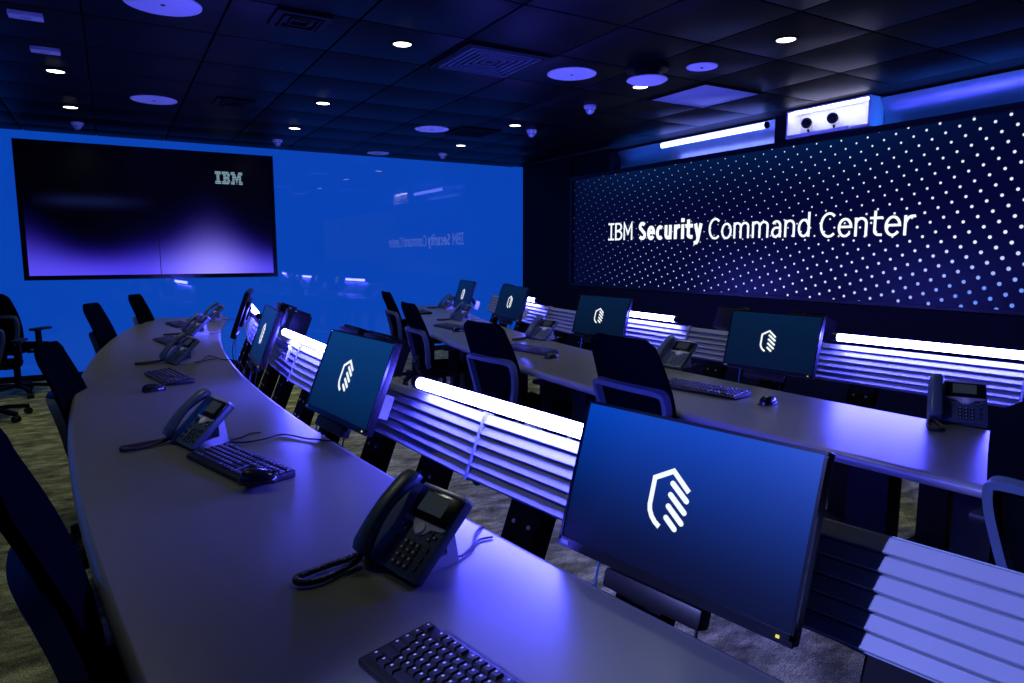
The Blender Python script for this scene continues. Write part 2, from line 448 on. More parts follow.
def arc(cx, cy, rx, ry, a0, a1, n=14):
    return [(cx + rx * math.cos(R(a0 + (a1 - a0) * i / n)), cy + ry * math.sin(R(a0 + (a1 - a0) * i / n))) for i in range(n + 1)]
def glyph(ch, w_):
    h = w_ / 2; xh = 0.75; r = 0.5
    if ch == 'I': return [[(0.25, h), (0.25, 1 - h)], [(0.02, h), (0.48, h)], [(0.02, 1 - h), (0.48, 1 - h)]], 0.50
    if ch == 'B':
        return [[(0.08 + h, 0), (0.08 + h, 1)],
                [(0.08, 1 - h), (0.34, 1 - h)] + arc(0.36, 0.755, 0.20, 0.245 - h, 90, -90, 10) + [(0.1, 0.51)],
                [(0.1, 0.51), (0.36, 0.51)] + arc(0.37, 0.255 + h / 2, 0.23, 0.255 - h / 2, 90, -90, 10) + [(0.08, h)]], 0.68
    if ch == 'M': return [[(0.08 + h, 0), (0.08 + h, 1 - h), (0.42, 0.36), (0.76 - h, 1 - h), (0.76 - h, 0)]], 0.84
    if ch == 'S':
        return [arc(0.32, 0.74, 0.25 - h, 0.26 - h, 30, 180, 9) + arc(0.32, 0.74, 0.25 - h, 0.26 - h * 0.9, 190, 255, 4)
                + arc(0.32, 0.27, 0.27 - h, 0.27 - h * 0.9, 72, 0, 5) + arc(0.32, 0.27, 0.27 - h, 0.27 - h, -10, -152, 9)], 0.62
    if ch == 'C': return [arc(0.40, 0.5, 0.35 - h, 0.52 - h, 48, 312, 22)], 0.70
    if ch == 'e': return [[(0.06 + h, 0.40), (0.56 - h, 0.40)] + arc(0.31, 0.37, 0.27 - h, 0.39 - h, 5, 322, 22)], 0.60
    if ch == 'c': return [arc(0.31, 0.37, 0.27 - h, 0.39 - h, 52, 308, 20)], 0.54
    if ch == 'o': return [arc(0.31, 0.37, 0.27 - h, 0.39 - h, 0, 360, 26)], 0.62
    if ch == 'u': return [[(0.06 + h, xh)] + arc(0.29, 0.25, 0.23 - h, 0.26 - h, 180, 350, 12), [(0.52 - h, xh), (0.52 - h, 0)]], 0.60
    if ch == 'n': return [[(0.06 + h, 0), (0.06 + h, xh)], arc(0.29, 0.50, 0.23 - h, 0.26 - h, 170, 0, 12) + [(0.52 - h, 0)]], 0.60
    if ch == 'm': return [[(0.06 + h, 0), (0.06 + h, xh)], arc(0.25, 0.53, 0.19 - h + 0.03, 0.23 - h, 170, 0, 10) + [(0.47 - h, 0)],
                          arc(0.62, 0.53, 0.19 - h + 0.03, 0.23 - h, 170, 0, 10) + [(0.84 - h, 0)]], 0.92
    if ch == 'r': return [[(0.06 + h, 0), (0.06 + h, xh)], arc(0.34, 0.46, 0.26 - h, 0.30 - h, 170, 75, 8) + [(0.42, xh + 0.01 - h)]], 0.42
    if ch == 'i': return [[(0.08 + h, 0), (0.08 + h, xh)], [(0.08, 0.96), (0.08 + w_, 0.96)]], 0.16 + w_
    if ch == 't': return [[(0.17, 0.98), (0.17, 0.2)] + arc(0.17 + 0.16, 0.2, 0.16, 0.2 - h, 190, 262, 5) + [(0.42, h)], [(0.0, xh - h), (0.42, xh - h)]], 0.46
    if ch == 'y': return [[(0.03 + h, xh), (0.29, 0.06)], [(0.53 - h, xh), (0.27, -0.08), (0.20, -0.20), (0.06, -0.22)]], 0.56
    if ch == 'a': return [arc(0.27, 0.50, 0.20 - h + 0.02, 0.26 - h, 150, 0, 10) + [(0.49 - h, 0.0)],
                          [(0.49 - h, 0.43), (0.30, 0.43)] + arc(0.27, 0.225, 0.22 - h, 0.205, 95, 270, 10)[0:] + arc(0.30, 0.30, 0.19 - h + 0.02, 0.28 - h, -85, 0, 6)], 0.57
    if ch == 'd': return [[(0.54 - h, 0), (0.54 - h, 1.04)], arc(0.29, 0.37, 0.25 - h, 0.39 - h, 25, 335, 22)], 0.62
    return [], 0.3
def word(text, y0, y1, z0, cap, wt):
    b = B(); total = sum(glyph(c, wt)[1] for c in text) - 0.12
    sx = abs(y1 - y0) / total; cur = -0.06
    fn = lambda u, v, d_: (XR + 0.020 - d_, y0 - u, z0 + v)
    for c in text:
        st, adv = glyph(c, wt)
        for s_ in st:
            ribbon(b, [((cur + a) * sx, q * cap) for a, q in s_], wt * cap, fn, 0.006)
        cur += adv
    return b
for text, y0, y1, z0, cap, wt in (('IBM', 6.95, 6.49, 1.575, 0.215, 0.10), ('Security', 6.38, 5.35, 1.570, 0.215, 0.185),
                              ('Command', 5.25, 4.02, 1.560, 0.215, 0.095), ('Center', 3.92, 3.09, 1.550, 0.215, 0.095)):
    obj('lettering', word(text, y0, y1, z0, cap, wt), 'letter', led, smooth=0)['label'] = 'white lettering'

# cove above the display
cove = thing('cove_trim', 'blue lit steel band in the cove above the big display', 'trim', (0, 0, 0))
prof = [(0.15, 2.42), (0.20, 2.52), (0.19, 2.62), (0.13, 2.70), (0.22, 2.70), (0.22, 2.42)]
for (ya, yb) in ((6.96, 4.50), (3.50, -2.6)):
    obj('steel_band', B().prism(prof, lambda u, v, d_: (XR + u, ya + d_, v), yb - ya), 'metal_band', cove, smooth=50)
obj('band_post', B().box((XR + 0.13, 4.41, 2.58), (0.16, 0.16, 0.25)), 'black', cove, smooth=0)
obj('band_end', B().box((XR + 0.12, 7.36, 2.58), (0.18, 0.78, 0.25)), 'steel_black', cove, smooth=0)
def cove_reflection(ya, yb, label):  # glowing tube stands in for a tube's reflection on the steel band
    t = thing('cove_glow', label, 'light', (XR + 0.055, (ya + yb) / 2, 2.645), group='lights in the cove')
    L_ = abs(ya - yb)
    obj('diffuser', B().cyl((0, -L_ / 2, 0), (0, L_ / 2, 0), 0.030, n=14), 'cove_reflection', t)
    for s_ in (-1, 1): obj('end_cap', B().cyl((0, s_ * L_ / 2, 0), (0, s_ * (L_ / 2 + 0.02), 0), 0.032, n=14), 'steel_black', t)
def hidden_cove(ya, yb, label):
    t = thing('cove_strip', label, 'light', (XR + 0.09, (ya + yb) / 2, 2.412), group='lights in the cove')
    L_ = abs(ya - yb)
    obj('diffuser', B().box((0, 0, 0.012), (0.02, L_, 0.008)), 'cove_blue', t, smooth=0)
    obj('channel', B().box((0, 0, 0.004), (0.03, L_, 0.008)), 'steel_black', t, smooth=0)
hidden_cove(3.45, -2.4, 'blue light strip lying in the cove right of the niche')
hidden_cove(6.90, 4.55, 'blue light strip lying in the cove left of the niche')
cove_reflection(6.05, 4.60, 'glowing tube in place of the cove light reflection left of the camera niche')
niche = thing('camera_niche', 'bright white box niche above the big display', 'niche', (XR, 3.915, 2.465))
obj('back_panel', B().box((0.20, 0, 0.125), (0.02, 0.80, 0.25)), 'niche', niche, smooth=0)
obj('shelf', B().box((0.10, 0, 0.01), (0.20, 0.80, 0.02)), 'niche', niche, smooth=0)
for s_ in (-1, 1): obj('side_panel', B().box((0.10, s_ * 0.40, 0.125), (0.20, 0.015, 0.25)), 'niche', niche, smooth=0)
obj('top_panel', B().box((0.10, 0, 0.243), (0.20, 0.80, 0.012)), 'niche', niche, smooth=0)
obj('shelf_lip', B().box((-0.005, 0.08, 0.014), (0.012, 0.62, 0.028)), 'niche', niche, smooth=0)
t = thing('niche_light', 'white strip light inside the camera niche', 'light', (XR + 0.03, 3.915, 2.69))
m_nl = mat('niche strip light', (0.8, 0.8, 0.8), 0.4, emit=(0.62, 0.64, 1.0), estr=14.0, noise=0.01)
obj('diffuser', B().box((0, 0, 0), (0.03, 0.74, 0.014), bev=0.003), m_nl, t)
for k, (cy, lab) in enumerate(((4.16, 'left white bullet camera with black lens in the niche'), (3.90, 'right white bullet camera with black lens in the niche'))):
    c = thing('bullet_camera', lab, 'camera', (XR + 0.09, cy, 2.486), R(-62), group='cameras in the niche')
    obj('body', B().cyl((0, 0.08, 0.10), (0, -0.07, 0.10), 0.040, n=20), 'white', c)
    ln = obj('lens_ring', B().lathe([(0.046, 0), (0.046, 0.018), (0.034, 0.020), (0.030, 0.010)], n=24, mx=Matrix.Translation((0, -0.065, 0.10)) @ Matrix.Rotation(R(90), 4, 'X')), 'black', c)
    obj('lens', B().cyl((0, -0.072, 0.10), (0, -0.078, 0.10), 0.027, n=20), 'lens', ln)
    obj('bracket_arm', B().tube([(0, 0.03, 0.06), (0, 0.06, 0.04), (0, 0.05, 0.014)], 0.010), 'steel_black', c)
    obj('bracket_foot', B().cyl((0, 0.05, 0.0), (0, 0.05, 0.014), 0.028, n=18), 'steel_black', c)

# ------------------------------------------------------------------ display on the back wall
dsp = thing('wall_screen', 'wide black framed wall screen with violet glow picture', 'screen', (-0.83, YB, 1.115))
obj('housing', B().box((1.325, -0.02, 0.75), (2.65, 0.036, 1.50), bev=0.006), 'black_gloss', dsp)
for k in (0, 1):
    sc_ = obj('screen', B().box((0.6355 + 1.279 * k, 0, 0.70), (1.271, 0.006, 1.40)), 'display', dsp, (0.05, -0.041, 0.05), smooth=0)
fb = B()
fb.box((1.325, -0.045, 0.025), (2.65, 0.016, 0.05)).box((1.325, -0.045, 1.475), (2.65, 0.016, 0.05))
fb.box((0.025, -0.045, 0.75), (0.05, 0.016, 1.40)).box((2.625, -0.045, 0.75), (0.05, 0.016, 1.40))
obj('frame', fb, 'black_gloss', dsp, smooth=0)
lg = B(); hh = 0.016; pit = 0.019
rows = {'I': [[(0, 6)]] * 2 + [[(1.5, 4.5)]] * 4 + [[(0, 6)]] * 2,
        'B': [[(0, 7)], [(0, 8)], [(1.5, 4), (5.6, 8.2)], [(1.5, 7.4)], [(1.5, 7.4)], [(1.5, 4), (5.6, 8.2)], [(0, 8)], [(0, 7)]],
        'M': [[(0, 4), (8, 12)], [(0, 4.6), (7.4, 12)], [(1.5, 5.2), (6.8, 10.5)], [(1.5, 5.8), (6.2, 10.5)], [(1.5, 3.8), (4.4, 7.6), (8.2, 10.5)],
              [(1.5, 3.8), (5, 7), (8.2, 10.5)], [(0, 3.8), (5.5, 6.5), (8.2, 12)], [(0, 3.8), (5.8, 6.2), (8.2, 12)]]}
cx = 0
for ch, adv in (('I', 7), ('B', 9.2), ('M', 12)):
    for k, spans in enumerate(rows[ch]):
        for a, c in spans:
            lg.box((1.97 + (cx + (a + c) / 2) * 0.0110, -0.0455, 1.27 - k * pit), ((c - a) * 0.0110, 0.004, hh * 0.8))
    cx += adv
obj('logo', lg, 'logo', dsp, smooth=0)['label'] = 'pale striped three-letter logo'

# ------------------------------------------------------------------ ceiling fixtures
def spot(parent, w_, size, blend, col, rot=(0, 0, 0), loc=(0, 0, -0.03)):
    d = bpy.data.lights.new('lamp', 'SPOT'); d.energy = w_; d.spot_size = R(size); d.spot_blend = blend; d.color = col; d.shadow_soft_size = 0.03
    o = bpy.data.objects.new('lamp', d); COL.objects.link(o); o.parent = parent; o.location = loc; o.rotation_euler = rot
ring_me = B().lathe([(0.075, 0), (0.075, -0.006), (0.060, -0.008), (0.055, 0.0)], n=28).mesh('trim_ring', 'steel_black')
lens_me = B().lathe([(0.056, 0.0), (0.056, -0.004), (0.03, -0.007), (0.001, -0.007)], n=24).mesh('lens', 'down')
downs = [(1.66, 4.18, 'above the middle of the room, nearest of its row'), (1.68, 6.11, 'second in the middle row of the ceiling'), (1.74, 7.45, 'farthest in the middle row near the glass wall'),
         (3.66, 2.90, 'nearest in the right row before the big display'), (3.68, 4.26, 'below the hanging ceiling dish'), (3.65, 6.14, 'third in the right row, beside a dome camera'),
         (3.74, 7.58, 'farthest in the right row near the glass wall'), (-0.26, 6.04, 'nearest of the two above the left chairs'), (-0.23, 7.42, 'farther of the two above the left chairs')]
for x, y, where in downs:
    t = thing('downlight', 'small round white ceiling downlight ' + where, 'light', (x, y, ZC), group='ceiling downlights')
    link('trim_ring', ring_me, t); link('lens', lens_me, t)
    spot(t, DOWN_W, 120, 0.8, (0.97, 1.0, 0.80))
for x, y, where in ((1.66, 2.2, 'added out of view above the aisle before the near desk'), (-0.26, 2.9, 'added out of view above the near left chairs')):  # extra lamps added out of view to brighten the carpet
    t = thing('downlight', 'small round white ceiling downlight ' + where, 'light', (x, y, ZC), group='ceiling downlights')
    link('trim_ring', ring_me, t); link('lens', lens_me, t)
    spot(t, DOWN_W, 120, 0.8, (0.97, 1.0, 0.80))
t = thing('downlight', 'added unseen ceiling spotlight aimed at the near slatted screen', 'light', (-2.2, 1.05, ZC), group='ceiling downlights')  # lamp added out of view to cast the monitor's sharp shadow on the slats
link('trim_ring', ring_me, t); link('lens', lens_me, t)
aim = Vector((1.05, 0.35, 0.8)) - Vector((-2.2, 1.05, ZC))
spot(t, 1050, 26, 0.35, (0.24, 0.27, 1.0), aim.to_track_quat('-Z', 'Y').to_euler())

grille_me = B().lathe([(0.165, -0.002), (0.16, -0.007), (0.08, -0.009), (0.001, -0.009)], n=36).mesh('grille', 'grille')
rim_me = B().lathe([(0.18, 0.0), (0.18, -0.005), (0.165, -0.008), (0.16, -0.002)], n=36).mesh('rim', 'grille')
for x, y, s_, where in ((0.32, 4.17, 1.05, 'over the near desk at the top edge'), (0.40, 6.72, 1.0, 'over the far end of the left desk'), (2.99, 4.22, 1.0, 'between the square vent and the hanging dish'),
                     (3.00, 6.77, 1.0, 'above the blue glass wall, middle of the room'), (3.67, 3.60, 0.60, 'smaller, right of the hanging ceiling dish'), (3.09, 8.70, 0.8, 'farthest, against the top of the glass wall')):
    t = thing('ceiling_speaker', 'round violet lit ceiling speaker ' + where, 'speaker', (x, y, ZC), group='round ceiling speakers')
    g_ = link('grille', grille_me, t); q = link('rim', rim_me, t)
    g_.scale = q.scale = (s_, s_, 1)
    obj('centre_badge', B().cyl((0, 0, -0.008), (0, 0, -0.011), 0.012, n=12), 'steel_black', t)
# hanging dish
t = thing('ceiling_dish', 'round hanging dish on a black collar below the ceiling', 'ceiling device', (3.36, 3.82, ZC))
obj('collar', B().lathe([(0.15, 0), (0.15, -0.02), (0.09, -0.03), (0.08, -0.075)], n=32), 'black', t)
obj('dish', B().lathe([(0.135, -0.075), (0.145, -0.085), (0.12, -0.10), (0.05, -0.112), (0.001, -0.114)], n=32), 'grille', t)
# dome cameras
dome_b = B().lathe([(0.055, 0), (0.055, -0.02), (0.05, -0.028), (0.04, -0.03)], n=24).mesh('mount', 'white')
dome_g = B().lathe([(0.04, -0.028), (0.038, -0.045), (0.028, -0.064), (0.012, -0.073), (0.001, -0.075)], n=24).mesh('dome', 'silver')
for x, y, where in ((-0.21, 8.25, 'above the left wall screen'), (3.76, 5.02, 'left of the cove above the big display'), (3.83, 8.30, 'near the top of the blue glass wall'), (1.74, 8.3, 'above the right corner of the wall screen'), (3.95, 6.3, 'next to a downlight in the right row')):
    t = thing('dome_camera', 'small pale ceiling dome camera ' + where, 'camera', (x, y, ZC), group='ceiling dome cameras')
    link('mount', dome_b, t); link('dome', dome_g, t)
for x, y, where in ((-0.28, 5.44, 'beside the nearest left downlight'), (-0.32, 4.72, 'at the top left corner of the view')):
    t = thing('ceiling_sensor', 'small flat violet lit box on the ceiling ' + where, 'sensor', (x, y, ZC), group='flat ceiling sensors')
    obj('case', B().box((0, 0, -0.012), (0.16, 0.09, 0.024), bev=0.004), 'white', t)
    obj('window', B().box((0, 0, -0.025), (0.05, 0.03, 0.004)), 'silver', t)
# vents
def vent(x, y, s_, label):
    t = thing('ceiling_vent', label, 'vent', (x, y, ZC), group='square ceiling vents')
    f_ = B(); h = s_ / 2
    def ring(b, h, wd, z, th):
        for sx, sy, dx, dy in ((0, 1, 2 * h, wd), (0, -1, 2 * h, wd), (1, 0, wd, 2 * h - 2 * wd), (-1, 0, wd, 2 * h - 2 * wd)):
            b.box((sx * (h - wd / 2), sy * (h - wd / 2), z), (dx, dy, th))
        return b
    obj('frame', ring(B(), h, 0.035, -0.008, 0.016), 'steel_black', t, smooth=0)
    for k in range(6):
        hk = h - 0.05 - k * 0.043
        if hk > 0.02: obj('louvre', ring(B(), hk, 0.012, -0.012 + 0.002 * k, 0.02), 'frame_grey' if s_ > 0.55 else 'steel_black', t, smooth=0)
    obj('core', B().box((0, 0, 0.0), (0.9 * s_, 0.9 * s_, 0.004)), 'grid', t, smooth=0)
vent(2.307, 4.23, 0.62, 'large square slatted vent in the middle of the ceiling')
vent(1.0, 4.06, 0.30, 'small dark vent left of the near middle downlight')
vent(1.0, 6.46, 0.30, 'small dark vent between the left speaker and middle lights')
vent(3.45, 6.70, 0.45, 'dark vent right of the middle ceiling speaker')
t = thing('ceiling_panel', 'pale blue square panel set in the ceiling before the cove', 'panel', (4.36, 4.24, ZC))
obj('panel', B().box((0, 0, -0.004), (0.62, 0.62, 0.008), bev=0.002), 'diffuser', t)
fb = B()
for sx, sy, dx, dy in ((0, 1, 0.65, 0.012), (0, -1, 0.65, 0.012), (1, 0, 0.012, 0.63), (-1, 0, 0.012, 0.63)): fb.box((sx * 0.32, sy * 0.32, -0.006), (dx, dy, 0.012))
obj('rim', fb, 'steel_black', t, smooth=0)

# ------------------------------------------------------------------ desks
DZ = 0.74
class Arc:
    """desk arc: e metres beyond the far (display side) edge at height y"""
    def __init__(s, cx, cy, r): s.cx, s.cy, s.r = cx, cy, r
    def phi(s, y): return math.asin((y - s.cy) / s.r)
    def pt(s, y, e, z=0.0):
        p = s.phi(y)
        return Vector((s.cx - (s.r - e) * math.cos(p), s.cy + (s.r - e) * math.sin(p), z))
    def rz(s, y): return -s.phi(y) - PI / 2     # local -y looks at the user
AL = Arc(18.10, 3.75, 17.53)     # left desk, display-side edge
AR = Arc(16.50, 2.50, 13.75)     # right desk
AP = Arc(16.50, 3.30, 13.17)     # slatted screen behind the right desk
def desk(name, label, A, depth, y0, y1, leg_ys, rc=0.16):
    t = thing(name, label, 'desk', A.pt((y0 + y1) / 2, -depth / 2))
    o0 = t.location.copy()
    out = []
    N = 40
    for i in range(N + 1):
        y = y0 + (y1 - y0) * i / N; out.append(A.pt(y, 0))
    inn = [A.pt(y0 + (y1 - y0) * (N - i) / N, -depth) for i in range(N + 1)]
    raw = out + inn
    # round the four corners
    poly = []
    n = len(raw); corners = {0, N, N + 1, 2 * N + 1}
    def along(i, step, dist):
        k = i; d = 0
        while True:
            j = (k + step) % n; L_ = (raw[j] - raw[k]).length
            if d + L_ >= dist: return raw[k].lerp(raw[j], (dist - d) / L_)
            d += L_; k = j
    for i in range(n):
        if i in corners:
            a, c = along(i, -1, rc), along(i, 1, rc)
            for k in range(9):
                q = k / 8; poly.append(a * (1 - q) ** 2 + raw[i] * 2 * q * (1 - q) + c * q * q)
        elif min((raw[i] - raw[c]).length for c in corners) > rc: poly.append(raw[i])
    poly = [q - o0 for q in poly]
    top = B().prism([(q.x, q.y) for q in poly], lambda u, v, d_: (u, v, DZ - 0.040 + d_), 0.040)
    obj('desk_top', top, 'desk', t, smooth=30)
    h = 0.0205
    prof = [(h * 1.1 * math.cos(2 * PI * k / 12), h * math.sin(2 * PI * k / 12)) for k in range(12)]
    obj('edge_band', B().sweep([(q.x, q.y, DZ - 0.0205) for q in poly], prof, closed=True), 'desk_edge', t, smooth=60)
    for y in leg_ys:
        for dy in (-0.17, 0.17):
            p = A.pt(y + dy, -depth * 0.62) - o0; rz = A.rz(y + dy)
            mx = Matrix.Translation((p.x, p.y, 0)) @ Matrix.Rotation(rz, 4, 'Z')
            b = B().box((0, 0, 0.37), (0.15, 0.10, 0.66), mx, 0.006).box((0, 0, 0.02), (0.20, 0.34, 0.04), mx, 0.006)
            b.box((0, 0, 0.685), (0.2, 0.3, 0.03), mx)
            obj('leg', b, 'steel_black', t)
    tr = []
    for i in range(25):
        y = y0 + 0.3 + (y1 - y0 - 0.6) * i / 24; tr.append(A.pt(y, -0.13, 0.615) - Vector((o0.x, o0.y, 0)))
    obj('cable_tray', B().sweep(tr, [(-0.06, -0.06), (0.06, -0.06), (0.06, 0.06), (0.052, 0.06), (0.052, -0.052), (-0.052, -0.052), (-0.052, 0.06), (-0.06, 0.06)]), 'steel_black', t, smooth=30)
    return t
desk('curved_desk', 'long curved grey desk in the foreground left', AL, 0.75, -0.9, 7.75, (0.3, 2.95, 4.9, 6.9))
desk('curved_desk', 'long curved grey desk before the big display', AR, 0.71, 0.15, 7.95, (1.25, 3.25, 5.15, 7.1))

# ------------------------------------------------------------------ slatted screens behind the desks
TILT = R(22); ST, CT = math.sin(TILT), math.cos(TILT)
PH, PZ = 0.034, 0.715
NS = 6
def pf(s_, t_, d_, z0=PZ): return (s_, d_ * CT + t_ * ST, z0 + t_ * CT - d_ * ST)
UL = 0.98
def make_slat_panel():
    t = thing('slatted_screen', 'x', 'screen panel', group='slatted metal screens')
    sl = B(); L_ = UL / 2 - 0.012
    sec = [(0.0, 0.002), (-0.006, 0.0), (-0.016, -0.0262), (-0.013, -0.0292), (-0.004, -0.0292), (0.0, -0.0232)]
    sl.prism([(d_, t_) for d_, t_ in sec], lambda d_, t_, s_: pf(s_ - L_, t_, d_, 0), 2 * L_)
    me = sl.mesh('slat', 'alu', 30)
    for k in range(NS):
        p = pf(0, PH * (k + 1) - 0.004, 0)
        link('slat', me, t, (0, p[1], p[2]))
    bp = B().prism([(0.001, -0.004), (0.010, -0.004), (0.010, NS * PH), (0.001, NS * PH)], lambda d_, t_, s_: pf(s_ - L_, t_, d_), 2 * L_)
    obj('back_plate', bp, 'alu_back', t, smooth=30)
    for s0 in (-1, 1):
        b = B().prism([(-0.018, -0.008), (0.014, -0.008), (0.014, NS * PH + 0.004), (-0.018, NS * PH + 0.004)], lambda d_, t_, q: pf(s0 * (UL / 2 - 0.004) - 0.005 + q, t_, d_), 0.010)
        obj('end_trim', b, 'alu', t, smooth=30)
        b = B().prism([(0.012, -0.42), (0.075, -0.42), (0.075, 0.16), (0.012, 0.16)], lambda d_, t_, q: pf(s0 * 0.22 - 0.065 + q, t_, d_), 0.13)
        po = obj('support_post', b, 'steel_black', t, smooth=30)
        bo = B()
        for tt in (-0.06, -0.14, -0.22):
            for ss in (-0.03, 0.035):
                bo.cyl(pf(s0 * 0.22 + ss, tt, 0.013), pf(s0 * 0.22 + ss, tt, 0.008), 0.006, n=10)
        obj('bolt', bo, 'silver', po)['kind'] = 'stuff'
        q = pf(0, -0.40, 0.04)
        b = B().box((s0 * 0.22, q[1], 0.17), (0.13, 0.07, 0.34), bev=0.004).box((s0 * 0.22, q[1], 0.012), (0.18, 0.30, 0.024), bev=0.004)
        obj('floor_foot', b, 'steel_black', t)
    return t
def panel_frame(A, y, e):
    p = A.pt(y, e); return (p.x, p.y, 0), A.rz(y)
spanel = make_slat_panel()
ordw = ['first', 'second', 'third', 'fourth', 'fifth', 'sixth', 'seventh', 'eighth']
nL = 8; y = 0.31 - 0.98; first = True
EL = 0.235
for k in range(nL):
    loc, rz = panel_frame(AL, 0.31 - 0.98 + 0.98 * k, EL)
    lab = 'slatted metal screen behind the near curved desk, %s from the camera' % ordw[k]
    if first:
        spanel.location = loc; spanel.rotation_euler = (0, 0, rz); spanel['label'] = lab; first = False
    else: dup(spanel, lab, loc, rz)
for k in range(7):
    loc, rz = panel_frame(AP, 0.95 + 0.98 * k - 0.05, 0)
    dup(spanel, 'slatted metal screen behind the far desk by the big display, %s from the right' % ordw[k], loc, rz)

# light tubes on the screens
def make_tube(L_):
    t = thing('light_tube', 'x', 'light', group='violet light tubes on the slatted screens')
    obj('diffuser', B().cyl((-L_ / 2, 0, 0.027), (L_ / 2, 0, 0.027), 0.020, n=18), 'tube', t)
    for s0 in (-1, 1):
        obj('end_cap', B().cyl((s0 * L_ / 2, 0, 0.027), (s0 * (L_ / 2 + 0.03), 0, 0.027), 0.023, n=18), 'black', t)
        obj('clip', B().box((s0 * L_ * 0.3, 0.030, 0.006), (0.02, 0.04, 0.012)), 'steel_black', t)
    return t
tz = pf(0, NS * PH + 0.004, -0.034)
def tube_place(A, ya, yb, e):
    ym = (ya + yb) / 2; p = A.pt(ym, e + tz[1])
    return (p.x, p.y, tz[2]), A.rz(ym)
tube_defs = [(AL, 1.11, 2.16, EL, 'bright violet light tube on the nearest slatted screen, left of the near monitor'),
             (AL, 3.00, 4.05, EL, 'violet light tube on the near row screen, left of the second monitor'), (AL, 5.25, 6.30, EL, 'farthest violet light tube of the near row'),
             (AP, 1.20, 2.27, 0, 'long violet light tube at the right, above the desk phone'), (AP, 3.46, 4.53, 0, 'violet light tube between two monitors before the big display'),
             (AP, 5.60, 6.65, 0, 'short looking violet light tube at the far end of the far row')]
tb = None
for A, ya, yb, e, lab in tube_defs:
    loc, rz = tube_place(A, ya, yb, e)
    if tb is None:
        tb = make_tube(1.05); tb.location = loc; tb.rotation_euler = (0, 0, rz); tb['label'] = lab
    else: dup(tb, lab, loc, rz)
# black boxes on the screens where there is no tube
def make_cbox():
    t = thing('cable_box', 'x', 'box', group='black boxes on the slatted screens')
    mx = Matrix.Rotation(-TILT, 4, 'X')
    obj('case', B().box((0, 0.06, 0.07), (0.26, 0.12, 0.14), mx, 0.006), 'black', t)
    obj('lid', B().box((0, 0.06, 0.148), (0.22, 0.10, 0.016), mx, 0.003), 'black_gloss', t)
    obj('bracket', B().box((0, 0.05, -0.03), (0.08, 0.02, 0.08), mx), 'steel_black', t)
    return t
cb = None
for A, y, e, lab in ((AL, 4.42, EL, 'black box on the near row screen beside the third monitor'), (AL, 5.02, EL + 0.02, 'black box on the near row screen behind the third monitor'),
                  (AL, 2.80, EL, 'black box behind the top of the second near row monitor'), (AL, 3.14, EL, 'black box on the near row screen beyond the second monitor'),
                  (AP, 2.52, 0, 'black box behind the right far row monitor'), (AP, 3.05, 0, 'black box left of the right far row monitor'),
                  (AP, 6.95, 0, 'black box beside the farthest monitor of the far row')):
    p = A.pt(y, e + tz[1] + 0.04); loc = (p.x, p.y, tz[2] + 0.0); rz = A.rz(y)
    if cb is None:
        cb = make_cbox(); cb.location = loc; cb.rotation_euler = (0, 0, rz); cb['label'] = lab
    else: dup(cb, lab, loc, rz)

